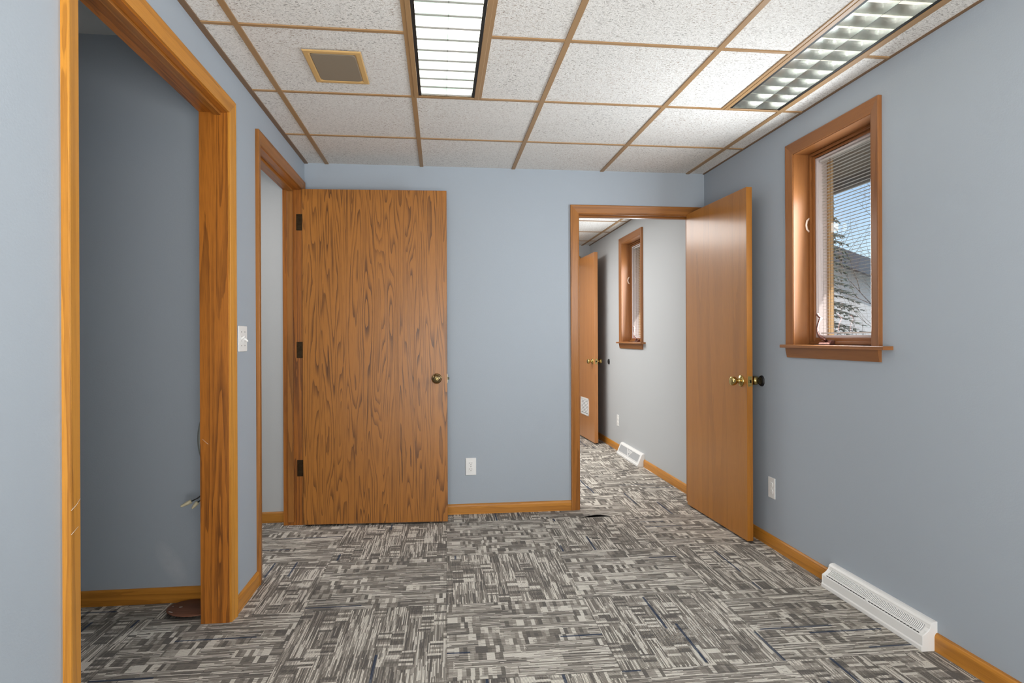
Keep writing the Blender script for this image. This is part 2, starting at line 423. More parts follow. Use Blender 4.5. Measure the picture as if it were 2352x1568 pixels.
def tbars(b, x0, x1, y0, y1, xs, ys, holes=()):
    w = .0115
    for x in xs: b.box((x-w, y0, HC-.0015), (x+w, y1, HC+.02))
    for y in ys:
        pieces = [(x0, x1)]
        for (hx0, hx1, hy0, hy1) in holes:
            if hy0 + .01 < y < hy1 - .01:
                nw = []
                for a, c in pieces:
                    if hx0 > a and hx1 < c: nw += [(a, hx0), (hx1, c)]
                    else: nw.append((a, c))
                pieces = nw
        for a, c in pieces: b.box((a, y-.0075, HC-.001), (c, y+.0075, HC+.02))
b = MB()
tbars(b, XL, XR, YB, YF, [GX0+TILE*i for i in range(5)], [GY0-TILE*j for j in range(9)], (L1, L2))
for x in (L1[1], L2[0]): b.box((x-.0115, L1[2], HC-.0015), (x+.0115, L1[3], HC+.02))
tag(b.build('trim_1', GRIDM), 'tan metal grid holding the ceiling tiles', 'ceiling grid', 'structure')
b = MB()
tbars(b, -1.0, XR, YN0, YN1, [1.731-TILE*i for i in range(5)], [5.873+.607*j for j in range(-2, 3)])
tag(b.build('trim_2', GRIDM), 'tan ceiling grid seen through the far doorway', 'ceiling grid', 'structure')
b = MB(); b.box((XL, YB, HC-.0015), (XL+.022, YF, HC+.02))
tag(b.build('trim_3', ANGLE), 'brown metal angle where the ceiling meets the left wall', 'ceiling trim', 'structure')
b = MB(); b.box((XR-.010, YB, HC-.0015), (XR, YF, HC+.02))
tag(b.build('trim_4', ANGLE), 'brown metal angle where the ceiling meets the right wall', 'ceiling trim', 'structure')
b = MB(); b.box((XR-.012, YN0, HC-.0015), (XR, YN1, HC+.02))
tag(b.build('trim_5', ANGLE), 'thin brown ceiling angle in the next room', 'ceiling trim', 'structure')

# ------------------------------------------------------------------ oak casings, jambs, baseboards
CW = .057
CPROF = [(0,0),(0,.0085),(.003,.0100),(.010,.0108),(.044,.0162),(.051,.0180),(.0555,.0176),(.057,.0160),(.057,0)]
def casing(b, fn, a0, a1, b0, b1, mv=0, mh=1, three=True):
    """mitred ranch casing; fn(a, h, out) -> point"""
    rows = []
    for c, o in CPROF:
        rows.append([fn(a0-c, b0, o), fn(a0-c, b1+c, o), fn(a1+c, b1+c, o), fn(a1+c, b0, o)])
    for i in range(len(rows)-1):
        for j in range(3):
            b.face([rows[i][j], rows[i][j+1], rows[i+1][j+1], rows[i+1][j]], mh if j == 1 else mv)
    b.face([r[0] for r in rows], mv); b.face([r[3] for r in rows], mv)
fL = lambda a, h, o: (XL+o, a, h)
fF = lambda a, h, o: (a, YF-o, h)
fR = lambda a, h, o: (XR-o, a, h)

# wide opening on the left
t1 = thing('trim_6', (XL, D1A, 0), 'wide golden oak doorway trim nearest on the left wall', 'door trim', kind='structure')
def child(b, name, mats, root, bevel=0.):
    L = root.location
    b.v = [(x-L.x, y-L.y, z-L.z) for x, y, z in b.v]
    return b.build(name, mats, root, bevel)
b = MB(); casing(b, fL, D1A+.002, D1B+.004, 0, D1T+.004); child(b, 'casing', [TRIMV, TRIMY], t1)
b = MB()
b.box((XL-T-.002, D1A-.018, 0), (XL+.001, D1A, D1T+.018)); b.box((XL-T-.002, D1B, 0), (XL+.001, D1B+.018, D1T+.018))
b.box((XL-T-.002, D1A, D1T), (XL+.001, D1B, D1T+.018), 1)
child(b, 'jamb', [JAMBV, JAMBY], t1)
b = MB(); b.box((XL-.052, D1A, D1T-.010), (XL-.024, D1B, D1T+.001)); child(b, 'head_stop', TRIM2Y, t1, .002)

for pts in ([(XL+.0190, D1A-.054, .772), (XL+.0175, D1A-.030, .779), (XL+.0130, D1A-.006, .788)], [(XL+.0190, D1A-.054, .716), (XL+.0160, D1A-.020, .725)],
            [(-.972, D1B, .758), (-.962, D1B, .748), (-.950, D1B, .737)]):
    b = MB(); b.tube(pts, .0004, 5); o = child(b, 'scratch', WHITE, t1); o['label'] = 'pale scratch in the oak'
# left doorway with the dark oak door
t2 = thing('trim_7', (XL, D2A, 0), 'oak doorway trim around the narrow gap beside the dark oak door', 'door trim', kind='structure')
b = MB(); casing(b, fL, D2A+.004, D2B, 0, D2T+.004); child(b, 'casing', [TRIM2V, TRIM2Y], t2)
b = MB()
b.box((XL-T-.002, D2A-.018, 0), (XL+.001, D2A, D2T+.018)); b.box((XL-T-.002, D2B, 0), (XL+.001, D2B+.018, D2T+.018))
b.box((XL-T-.002, D2A, D2T), (XL+.001, D2B, D2T+.018), 1)
child(b, 'jamb', [JAMBV, JAMBY], t2)
b = MB()
b.box((XL-.082, D2B-.012, .02), (XL-.046, D2B+.001, D2T)); b.box((XL-.082, D2A-.001, .02), (XL-.046, D2A+.012, D2T)); b.box((XL-.082, D2A, D2T-.012), (XL-.046, D2B, D2T+.001), 1)
child(b, 'stop', [TRIM2V, TRIM2Y], t2, .002)

# doorway in the far wall
t3 = thing('trim_8', (D3A, YF, 0), 'oak doorway trim around the far opening to the next room', 'door trim', kind='structure')
b = MB(); casing(b, fF, D3A-.004, D3B+.004, 0, D3T+.004); child(b, 'casing', [TRIM2V, TRIM2X], t3)
b = MB()
b.box((D3A-.018, YF-.001, 0), (D3A, YN0+.006, D3T+.018)); b.box((D3B, YF-.001, 0), (D3B+.018, YN0+.006, D3T+.018)); b.box((D3A, YF-.001, D3T), (D3B, YN0+.006, D3T+.018), 1)
child(b, 'jamb', [TRIM2V, TRIM2X], t3)
b = MB()
b.box((D3A-.001, YF+.04, .0), (D3A+.011, YF+.075, D3T)); b.box((D3B-.011, YF+.04, .0), (D3B+.001, YF+.075, D3T)); b.box((D3A, YF+.04, D3T-.011), (D3B, YF+.075, D3T+.001), 1)
child(b, 'stop', [TRIM2V, TRIM2X], t3, .002)
# far doorway of the next room
t4 = thing('trim_9', (D4A, YN1, 0), 'oak doorway trim at the far end of the next room', 'door trim', kind='structure')
fN = lambda a, h, o: (a, YN1-o, h)
b = MB(); casing(b, fN, D4A, D4B, 0, D4T); child(b, 'casing', [TRIMV, TRIMX], t4)
b = MB(); b.box((D4A-.004, YN1-.001, 0), (D4A+.016, YN1+.11, D4T)); b.box((D4B-.016, YN1-.001, 0), (D4B+.004, YN1+.11, D4T)); b.box((D4A, YN1-.001, D4T-.016), (D4B, YN1+.11, D4T+.004), 1)
child(b, 'jamb', [TRIMV, TRIMX], t4)

BPROF = [(0,0),(.013,0),(.013,.052),(.0105,.060),(.006,.066),(0,.067)]
def baseboard(name, fn, t0, t1, mat, label):
    b = MB(); b.prism(BPROF, fn, t0, t1)
    return tag(b.build(name, mat), label, 'baseboard', 'structure')
baseboard('baseboard_left', lambda p, q, t: (XL+p, t, q), D1B+.061, D2A-.053, TRIMY, 'short oak baseboard under the light switch')
baseboard('baseboard_far', lambda p, q, t: (t, YF-p, q), XL, D3A-.061, TRIMX, 'oak baseboard along the far wall below the outlet')
baseboard('baseboard_right', lambda p, q, t: (XR-p, t, q), 2.700, YF, TRIMY, 'oak baseboard on the right wall between far corner and white register')
baseboard('baseboard_right_near', lambda p, q, t: (XR-p, t, q), YB, 2.102, TRIMY, 'oak baseboard on the right wall in front of the white register')
baseboard('baseboard_left_near', lambda p, q, t: (XL+p, t, q), YB, D1A-.055, TRIMY, 'oak baseboard on the near left wall, below the picture')
baseboard('baseboard_closet', lambda p, q, t: (t, 2.905-p, q), -2.7, XL-T, TRIMX, 'oak baseboard below the dark wall behind the left opening')
baseboard('baseboard_hall', lambda p, q, t: (t, 4.090-p, q), -2.7, XL-T-.002, TRIMX, 'short oak baseboard in the gap left of the dark oak door')
baseboard('baseboard_next_room', lambda p, q, t: (XR-p, t, q), YN0+.004, 5.405, TRIMY, 'oak baseboard in the next room nearer than its white register')
baseboard('baseboard_next_room_far', lambda p, q, t: (XR-p, t, q), 6.075, YN1, TRIMY, 'oak baseboard in the next room behind the vented door')

# ------------------------------------------------------------------ doors
KPROF = [(.0,.062),(.006,.0622),(.016,.0615),(.0225,.0585),(.0262,.0535),(.0272,.047),(.0255,.040),(.0205,.034),(.0135,.029),(.0115,.024),(.0125,.014),(.017,.0105),(.028,.0085),(.0315,.006),(.0325,.002),(.0325,0)]
KPROF_TULIP = [(.0,.066),(.010,.0662),(.0185,.0655),(.0215,.064),(.0245,.062),(.0260,.056),(.0262,.046),(.0235,.036),(.0155,.030),(.0125,.026),(.0125,.017),(.018,.012),(.0285,.009),(.0325,.006),(.034,.002),(.034,0)]
def knob(root, x, z, face_y, side, prof, mat, keyed=False):
    b = MB(); b.lathe(prof, lambda p, q, h: (x+p, face_y+side*h, z+q), 36)
    k = b.build('knob', mat, root); k['label'] = 'brass knob'
    if keyed:
        b = MB(); b.lathe([(0,.0638),(.0085,.0638),(.0095,.0625),(.0095,.0605)], lambda p, q, h: (x+p, face_y+side*h, z+q), 24)
        c = b.build('key_cylinder', BRIGHTB, k)
        b = MB(); b.box((x-.0011, face_y+side*.0636, z-.0045), (x+.0011, face_y+side*.0643, z+.0045)); b.build('keyhole', DARK, k)
    return k
def make_door(name, loc, ang, w, h, t, mat, edge, label, knob_z, prof, kmat, keyed=False, hinges=()):
    r = thing(name, loc, label, 'door', (0,0,ang), kind='structure')
    b = MB(); b.box((0,0,0), (w,t,h)); b.build('leaf', mat, r, .0012, 1)
    kx = w - .066
    knob(r, kx, knob_z, 0, -1, prof, kmat, keyed)
    k2 = knob(r, kx, knob_z, t, 1, prof, kmat)
    b = MB(); b.box((w-.0004, t/2-.0125, knob_z-.029), (w+.0012, t/2+.0125, knob_z+.029)); p = b.build('latch_plate', kmat, r)
    b = MB(); b.prism([(-.007,0),(.007,0),(.007,.004),(-.005,.0125),(-.007,.0125)], lambda p_, q, z: (w+.001+q, t/2+p_, z), knob_z-.0075, knob_z+.0075); b.build('latch_bolt', STEEL, p)
    return r
r = make_door('door_1', (-.8525, 3.9646, .012), math.atan2(-.042, .8945), .8935, 2.090, .0365, VENEER, TRIMV,
              'dark stained oak door with bold cathedral grain standing open against the far wall', .903, KPROF, BRASS, keyed=True)
for zc in (.345, 1.088, 1.890):
    b = MB()
    b.box((-.048, .0390, zc-.051), (-.002, .0420, zc+.051))
    b.tube([(-.003,.034,zc-.052),(-.003,.034,zc+.052)], .0055, 10)
    b.build('hinge', DKHINGE, r)
r3 = make_door('door_2', (1.698, 4.116, .012), math.atan2(-.796, .025), .797, 2.008, .035, SMOOTH, TRIMV,
              'smooth honey oak door with brass knob standing open beside the right wall', .905, KPROF_TULIP, BRIGHTB)
for zc in (.30, 1.0, 1.75):
    b = MB(); b.tube([(-.004,.039,zc-.05),(-.004,.039,zc+.05)], .0055, 10); b.build('hinge', DKHINGE, r3)
r4 = make_door('door_3', (1.640, 7.420, .012), math.atan2(-.998, .0466), .79, 2.10, .042, SMOOTH2, TRIMV,
              'pale oak door with white vent grille at the far end of the next room', .897, KPROF, BRIGHTB)
g = MB()
vx0, vx1, vz0, vz1 = .25, .57, .268, .466
g.box((vx0,-.006,vz0),(vx1,0,vz0+.022)); g.box((vx0,-.006,vz1-.022),(vx1,0,vz1)); g.box((vx0,-.006,vz0),(vx0+.022,0,vz1)); g.box((vx1-.022,-.006,vz0),(vx1,0,vz1))
for k in range(9):
    z = vz0+.03+k*.0165
    g.prism([(-.006,z),(-.0045,z),(-.0005,z+.010),(-.002,z+.010)], lambda p, q, t_: (t_, p, q), vx0+.02, vx1-.02)
vg = g.build('vent_grille', WHITE, r4)
b = MB(); b.box((vx0+.02,-.0012,vz0+.02),(vx1-.02,-.0004,vz1-.02)); b.build('vent_gap', DARK, vg)

# ------------------------------------------------------------------ windows
def make_window(name, W, label, tilt, n):
    y0, y1 = W
    r = thing(name, (XR, y0, WZ0), label, 'window', kind='structure')
    b = MB(); casing(b, fR, y0, y1, WZ0, WZ1); child(b, 'casing', [WINV, WINY], r)
    XJ = XR+.075
    b = MB()
    b.box((XR-.006, y0-.006, WZ0), (XJ+.03, y0+.004, WZ1)); b.box((XR-.006, y1-.004, WZ0), (XJ+.03, y1+.006, WZ1)); b.box((XR-.006, y0, WZ1-.004), (XJ+.03, y1, WZ1+.006), 1)
    child(b, 'jamb_liner', [WINV, WINY], r)
    b = MB(); b.prism([(-.046,-.0145),(-.046,-.002),(-.0435,0),(XJ+.07-XR,0),(XJ+.07-XR,-.0155),(-.044,-.0155)], lambda p, q, t_: (XR+p, t_, WZ0+q), y0-CW-.061, y1+CW+.008)
    child(b, 'stool', WINY, r)
    b = MB(); b.prism([(0,0),(.018,0),(.0175,-.012),(.0105,-.046),(.009,-.051),(0,-.052)], lambda p, q, t_: (XR-p, t_, WZ0-.0155+q), y0-CW+.006, y1+CW)
    child(b, 'apron', WINY, r)
    # unit frame with a stepped inner edge
    def ring(x0, x1, inset, wdt, mats, nm, bev=.002, wb=None, wt=None):
        b = MB(); a0, a1, c0, c1 = y0+inset, y1-inset, WZ0+inset, WZ1-inset
        wb = wb or wdt; wt = wt or wdt
        b.box((x0, a0, c0), (x1, a0+wdt, c1)); b.box((x0, a1-wdt, c0), (x1, a1, c1))
        b.box((x0, a0+wdt, c0), (x1, a1-wdt, c0+wb), 1); b.box((x0, a0+wdt, c1-wt), (x1, a1-wdt, c1), 1)
        return child(b, nm, mats, r, bev)
    ring(XJ, XJ+.03, .004, .014, [WINV, WINY], 'frame'); ring(XJ+.03, XR+.172, -.004, .022, [VINYL, VINYL], 'outer_frame')
    ring(XJ+.012, XJ+.028, .018, .020, [WINV, WINY], 'sash', .003, .018, .014)
    ring(XJ+.028, XJ+.06, .018, .022, [VINYL, VINYL], 'pane_spacer', .002, .019, .016)
    gy0, gy1, gz0, gz1 = y0+.038, y1-.038, WZ0+.036, WZ1-.032
    s = MB(); w = .012
    for (p, q) in (((XJ+.018, gy0, gz0), (XJ+.026, gy0+w, gz1)), ((XJ+.018, gy1-w, gz0), (XJ+.026, gy1, gz1)), ((XJ+.018, gy0+w, gz0), (XJ+.026, gy1-w, gz0+w)), ((XJ+.018, gy0+w, gz1-w), (XJ+.026, gy1-w, gz1))):
        s.box(p, q)
    child(s, 'glazing_bead', VINYL, r, .003)
    b = MB(); b.box((XJ+.024, gy0, gz0), (XJ+.027, gy1, gz1)); child(b, 'pane', GLASS, r)
    b = MB(); b.box((XJ+.056, gy0, gz0), (XJ+.059, gy1, gz1)); child(b, 'pane', GLASS, r)
    # blind between the panes
    bl = MB(); xs = XJ+.0415; zt = gz1-.034
    pitch = .0162; k = int((zt-gz0-.026)/pitch)
    for i in range(k):
        z = zt - i*pitch
        pts = []
        for u in (-1, -.5, 0, .5, 1):
            dx = u*.0078; crown = .0012*(1-u*u)
            pts.append((dx*math.cos(tilt)-crown*math.sin(tilt), dx*math.sin(tilt)+crown*math.cos(tilt)))
        bl.grid([[(xs+p, gy0+.022, z+q) for p, q in pts], [(xs+p, gy1-.022, z+q) for p, q in pts]])
    blo = child(bl, 'blind', SLAT, r)
    LL = r.location
    b = MB(); b.box((xs-.010, gy0+.018, zt+.010), (xs+.010, gy1-.018, gz1-.014)); b.v = [(x-LL.x, y-LL.y, z-LL.z) for x, y, z in b.v]; h = b.build('head_rail', SLAT, blo)
    b = MB(); b.box((xs-.008, gy0+.022, zt-k*pitch-.010), (xs+.008, gy1-.022, zt-k*pitch-.003)); b.v = [(x-LL.x, y-LL.y, z-LL.z) for x, y, z in b.v]; b.build('bottom_rail', SLAT, blo)
    for yy in (gy0+.10, gy1-.10):
        b = MB()
        for dx in (-.0085, .0085): b.tube([(xs+dx, yy, zt-k*pitch-.006), (xs+dx, yy, zt+.012)], .0008, 6)
        b.v = [(x-LL.x, y-LL.y, z-LL.z) for x, y, z in b.v]; b.build('cord', CORD, blo)
    # crank and lock
    cy = n; cx = XJ
    b = MB()
    b.prism([(0,0),(-.030,0),(-.026,.010),(-.016,.019),(-.004,.022),(0,.022)], lambda p, q, t_: (cx+p, t_, WZ0+.002+q), cy-.045, cy+.045)
    c = child(b, 'crank_housing', BRONZE, r, .003)
    pts = [(cx-.016, cy, WZ0+.020), (cx-.024, cy+.004, WZ0+.030), (cx-.030, cy+.018, WZ0+.036), (cx-.032, cy+.034, WZ0+.046), (cx-.034, cy+.045, WZ0+.066), (cx-.034, cy+.044, WZ0+.090), (cx-.034, cy+.032, WZ0+.116), (cx-.034, cy+.018, WZ0+.134)]
    b = MB(); b.tube(pts, [.008,.0085,.0085,.0075,.006,.005,.0045,.0045], 12)
    b.tube([(cx-.034, cy+.012, WZ0+.131), (cx-.034, cy+.026, WZ0+.137), (cx-.034, cy+.042, WZ0+.149), (cx-.034, cy+.046, WZ0+.153)], [.006,.0055,.0055,.008], 12)
    b.v = [(x-LL.x, y-LL.y, z-LL.z) for x, y, z in b.v]; b.build('crank_handle', BRONZE, c)
    b = MB(); zl = WZ0+.62
    b.tube([(XJ+.002, y1-.010, zl-.034), (XJ-.012, y1-.012, zl-.022), (XJ-.017, y1-.013, zl), (XJ-.012, y1-.012, zl+.022), (XJ+.002, y1-.010, zl+.036)], [.0045,.005,.005,.005,.0045], 10)
    child(b, 'sash_lock', LOCKW, r)
    return r
make_window('window_1', W1, 'oak framed window with white mini blind near the honey oak door', 0.06, 2.845)
make_window('window_2', W2, 'narrow oak framed window seen through the far doorway', .15, 5.80)

# ------------------------------------------------------------------ ceiling fixtures
def troffer(name, rect, tube_mat, label, lens=None, d=.036):
    x0, x1, y0, y1 = rect; cx, cy = (x0+x1)/2, (y0+y1)/2
    r = thing(name, (cx, cy, HC), label, 'ceiling light', group='recessed ceiling lights')
    w, l = x1-x0-.004, y1-y0-.004
    def ringb(hw, hl, t_, z0, z1):
        b = MB()
        b.box((-hw,-hl,z0),(-hw+t_,hl,z1)); b.box((hw-t_,-hl,z0),(hw,hl,z1)); b.box((-hw+t_,-hl,z0),(hw-t_,-hl+t_,z1)); b.box((-hw+t_,hl-t_,z0),(hw-t_,hl,z1))
        return b
    ringb(w/2, l/2, .020, -.004, .012).build('frame', GRIDM, r, .0015, 1)
    b = ringb(w/2-.018, l/2-.018, .003, .004, .03)
    b.face([(-w/2+.02,-l/2+.02,-.0015),(w/2-.02,-l/2+.02,-.0015),(w/2-.02,-l/2+.026,-.0015),(-w/2+.02,-l/2+.026,-.0015)])
    b.face([(-w/2+.02,l/2-.02,-.0015),(w/2-.02,l/2-.02,-.0015),(w/2-.02,l/2-.026,-.0015),(-w/2+.02,l/2-.026,-.0015)])
    for s in (-1, 1): b.face([(s*(w/2-.02),-l/2,-.0015),(s*(w/2-.0335),-l/2,-.0015),(s*(w/2-.0335),l/2,-.0015),(s*(w/2-.02),l/2,-.0015)])
    b.build('shadow_gap', BLACKM, r)
    # housing: pan above the louver
    b = MB(); hw, hl = w/2-.022, l/2-.022
    b.face([(-hw,-hl,.11),(hw,-hl,.11),(hw,hl,.11),(-hw,hl,.11)])
    for s in (-1, 1):
        b.face([(s*hw,-hl,.02),(s*hw,hl,.02),(s*hw,hl,.11),(s*hw,-hl,.11)]); b.face([(-hw,s*hl,.02),(hw,s*hl,.02),(hw,s*hl,.11),(-hw,s*hl,.11)])
    b.build('reflector', REFL, r)
    if lens:
        b = MB(); b.box((-w/2+.034,-l/2+.028,d+.0008),(w/2-.034,l/2-.028,d+.004)); b.build('diffuser', lens, r)
    for s in (-1, 1):
        b = MB(); b.tube([(s*.062,-hl+.02,.078),(s*.062,hl-.02,.078)], .013, 14); b.build('tube', tube_mat, r)
    # parabolic louver
    lw, ll = w/2-.033, l/2-.026
    b = MB(); n = 13
    for k in range(n+1):
        y = -ll + 2*ll*k/n
        rows = []
        for (z, t_) in ((0, .0009), (.22*d, .0006+.04*d), (.5*d, .0006+.095*d), (.78*d, .0006+.17*d), (d, .0006+.255*d)):
            rows.append([(-lw, y-t_, z), (lw, y-t_, z)])
        b.grid(rows)
        b.grid([[(p, 2*y-q, z) for p, q, z in rw] for rw in rows])
    for x in (-lw, 0, lw):
        rows = []
        for (z, t_) in ((0, .0009), (.5*d, .0007+.03*d), (d, .0007+.07*d)):
            rows.append([(x-t_, -ll, z), (x-t_, ll, z)])
        b.grid(rows); b.grid([[(2*x-p, q, z) for p, q, z in rw] for rw in rows])
    b.build('louver', LOUV1 if lens else ALU, r)
    return r
troffer('ceiling_light', L1, TUBEL, 'brightly lit louvered ceiling light beside the tan speaker', LENS, .0055)
troffer('ceiling_light', L2, TUBED, 'dimmer silvery louvered ceiling light along the right wall')

sp = thing('ceiling_speaker', (-.424, 2.650, HC), 'square tan framed speaker with taupe grille set in the ceiling', 'ceiling speaker')
b = MB(); hx, hy, fw = .1145, .154, .027
prof = [(0,0),(0,-.003),(.004,-.0055),(fw-.006,-.0055),(fw,-.002),(fw,0)]
rows = []
for c, o in prof:
    rows.append([(-hx+c,-hy+c,o),(hx-c,-hy+c,o),(hx-c,hy-c,o),(-hx+c,hy-c,o)])
b.grid(rows, 0, False, close_u=True); b.build('frame', SPKF, sp)
b = MB(); gx, gy = hx-fw+.001, hy-fw+.001
pts = []
for (cx_, cy_, a0) in ((gx-.02, gy-.02, 0), (-gx+.02, gy-.02, 90), (-gx+.02, -gy+.02, 180), (gx-.02, -gy+.02, 270)):
    for q in range(6):
        a = math.radians(a0+q*18); pts.append((cx_+.02*math.cos(a), cy_+.02*math.sin(a)))
b.grid([[(x, y, -.001) for x, y in pts], [(x, y, -.0035) for x, y in pts], [(x*.97, y*.97, -.0055) for x, y in pts]], 0, False, close_u=True)
b.face([(x*.97, y*.97, -.0055) for x, y in pts]); b.build('grille', SPKG, sp)

# ------------------------------------------------------------------ wall plates
def outlet(loc, rz, label, slot):
    r = thing('wall_outlet', loc, label, 'outlet', (0,0,rz), group='duplex wall outlets')
    b = MB(); b.box((-.035,-.0055,-.0575),(.035,0,.0575)); b.build('plate', WHITE, r, .003, 3)
    for s in (-1, 1):
        b = MB(); z0 = s*.0195
        prof = []
        for k in range(28):
            a = 2*PI*k/28; prof.append((.0172*math.cos(a), max(-.0125, min(.0125, .0172*math.sin(a)))))
        b.prism(prof, lambda p, q, t_: (p, t_, z0+q), -.0085, -.005); f = b.build('receptacle', WHITE, r)
        b = MB()
        b.box((-.0075,-.0089,z0+.0005),(-.0053,-.0080,z0+.0085)); b.box((.0053,-.0089,z0+.0015),(.0073,-.0080,z0+.0085))
        b.lathe([(0,-.0089),(.0026,-.0089),(.0026,-.0080)], lambda p, q, h: (p, h, z0-.0065+q), 12)
        b.build('slots', slot, f)
    b = MB(); b.lathe([(0,-.0068),(.0022,-.0066),(.003,-.005)], lambda p, q, h: (p, h, q), 12); b.build('screw', STEEL if slot is DARK else WHITE, r)
    return r
SLOTW = plain('painted_slot', (206,206,204), .4)
outlet((.197, YF, .3140), 0, 'white duplex outlet with dark slots low on the far wall', DARK)
outlet((XR, 3.245, .330), -PI/2, 'all white outlet on the right wall below the window', SLOTW)
outlet((XR, 6.243, .311), -PI/2, 'small white outlet in the next room near its far door', SLOTW)

sw = thing('light_switch', (XL, 2.840, 1.170), 'white two toggle light switch on the left wall between the openings', 'light switch', (0,0,PI/2))
b = MB(); b.box((-.0575,-.0062,-.0565),(.0575,0,.0565)); b.build('plate', WHITE, sw, .003, 3)
for s, up in ((-1, 1), (1, -1)):
    b = MB(); b.box((s*.023-.0055,-.0070,-.0125),(s*.023+.0055,-.0058,.0125)); f = b.build('toggle_frame', SLOTW, sw)
    b = MB(); b.prism([(-.004,-.006),(.004,-.006),(.0028,-.020),(-.0028,-.020)], lambda p, q, t_: (s*.023+t_, q, p*1.3 + up*(-q-.006)*.75), -.0042, .0042)
    b.build('toggle', WHITE, sw, .001, 2)
    for zz in (-.030, .030):
        b = MB(); b.lathe([(0,-.0072),(.0022,-.0070),(.003,-.006)], lambda p, q, h: (s*.023+p, h, zz+q), 10); b.build('screw', STEEL, sw)

for nm, y, z, lab in (('wall_bumper', 3.352, .917, 'black round bumper on the right wall behind the honey oak door knob'), ('wall_bumper', 6.585, .909, 'small black bumper on the next room wall near the vented door')):
    r = thing(nm, (XR, y, z), lab, 'door bumper', (0,0,0))
    b = MB(); b.lathe([(.0,.005),(.014,.005),(.017,.011),(.026,.010),(.031,.004),(.032,0)], lambda p, q, h: (-h, p, q), 28); b.build('cup', BLACKP, r)
    b = MB(); b.lathe([(0,.0068),(.004,.0066),(.005,.0048)], lambda p, q, h: (-h, p, q), 12); b.build('screw', STEEL, r)

# ------------------------------------------------------------------ baseboard registers
rg = thing('baseboard_register', (XR, 2.40, 0), 'long white baseboard register with curved ribs on the right wall', 'register')
HLn = .300
RP = [(0,0),(.062,0),(.064,.003),(.064,.016),(.0605,.021),(.0605,.055),(.0585,.0585),(.052,.062),(.040,.071),(.031,.081),(.0275,.091),(.027,.0965),(.021,.1035),(.012,.107),(0,.107)]
b = MB(); b.prism(RP, lambda p, q, t_: (-p, t_, q), -HLn+.004, HLn-.004); b.build('body', ENAMEL, rg)
for s in (-1, 1):
    b = MB(); b.prism([(p*1.02, q+(.001 if q > .01 else 0)) for p, q in RP], lambda p, q, t_: (-p, t_, q), s*HLn-.004, s*HLn+.004); b.build('end_cap', ENAMEL, rg, .001, 1)
arc = [(.0475,.0655),(.0405,.0712),(.0355,.0762),(.0315,.0812),(.0292,.0868)]
b = MB()
b.grid([[(-p-.0006, -HLn+.022, q+.0006) for p, q in arc], [(-p-.0006, HLn-.022, q+.0006) for p, q in arc]], 1)
for k in range(72):
    y = -HLn+.026 + (2*HLn-.052)*k/71
    pts = [(-p-.0020, y, q+.0016) for p, q in arc]
    b.tube(pts, .0020, 6)
b.build('ribbed_grille', [ENAMEL, GREYM], rg)
b = MB()
for k in range(34):
    y = -HLn+.020 + (2*HLn-.040)*k/34
    for (p, q) in ((.0558,.0602),):
        b.box((-p-.0014, y, q-.0012), (-p+.002, y+.0125, q+.0013))
b.build('slots', DARK, rg)
b = MB(); b.lathe([(0,.010),(.004,.0095),(.0055,.007),(.0045,0)], lambda p, q, h: (-.057-h*.7, .0+p, .060+q+h*.5), 14); b.build('damper_knob', ENAMEL, rg)

rh = thing('baseboard_register', (XR, 5.740, 0), 'white slanted floor register with mesh front in the next room', 'register')
HN = .333
SP = [(0,0),(.068,0),(.070,.004),(.069,.018),(.062,.026),(.026,.108),(.018,.115),(0,.116)]
b = MB(); b.prism(SP, lambda p, q, t_: (-p, t_, q), -HN, HN); b.build('body', ENAMEL, rh, .0015, 1)
def slope(t_, y, lift): 
    p = .0605+(.0275-.0605)*t_; q = .030+(.104-.030)*t_
    return (-p-lift*.91, y, q+lift*.40)
b = MB()
b.face([slope(.06,-HN+.03,.0004), slope(.06,HN-.03,.0004), slope(.94,HN-.03,.0004), slope(.94,-HN+.03,.0004)]); b.build('mesh', GREYM, rh)
b = MB()
def bar(p0, p1, w=.006):
    (t0, y0), (t1, y1) = p0, p1
    d = Vector((y1-y0, (t1-t0)*.081)).normalized(); n_ = Vector((-d.y, d.x))*w/2
    q = []
    for (t_, y), s in ((p0,1),(p1,1),(p1,-1),(p0,-1)):
        q.append((t_+s*n_.y/.081, y+s*n_.x))
    lo = [slope(t_, y, 0) for t_, y in q]; hi = [slope(t_, y, .003) for t_, y in q]
    b.grid([lo, hi], 0, False, close_u=True); b.face(hi)
bar((.06,-HN+.03),(.06,HN-.03)); bar((.94,-HN+.03),(.94,HN-.03)); bar((.06,-HN+.03),(.94,-HN+.03)); bar((.06,HN-.03),(.94,HN-.03))
bar((.10,-.01),(.90,-.095),.008); bar((.10,-.01),(.90,.075),.008)
for k in range(3): bar((.52+.12*k, -.015-.022*(k+1)), (.52+.12*k, -.005+.022*(k+1)), .004)
b.build('front_frame', ENAMEL, rh)

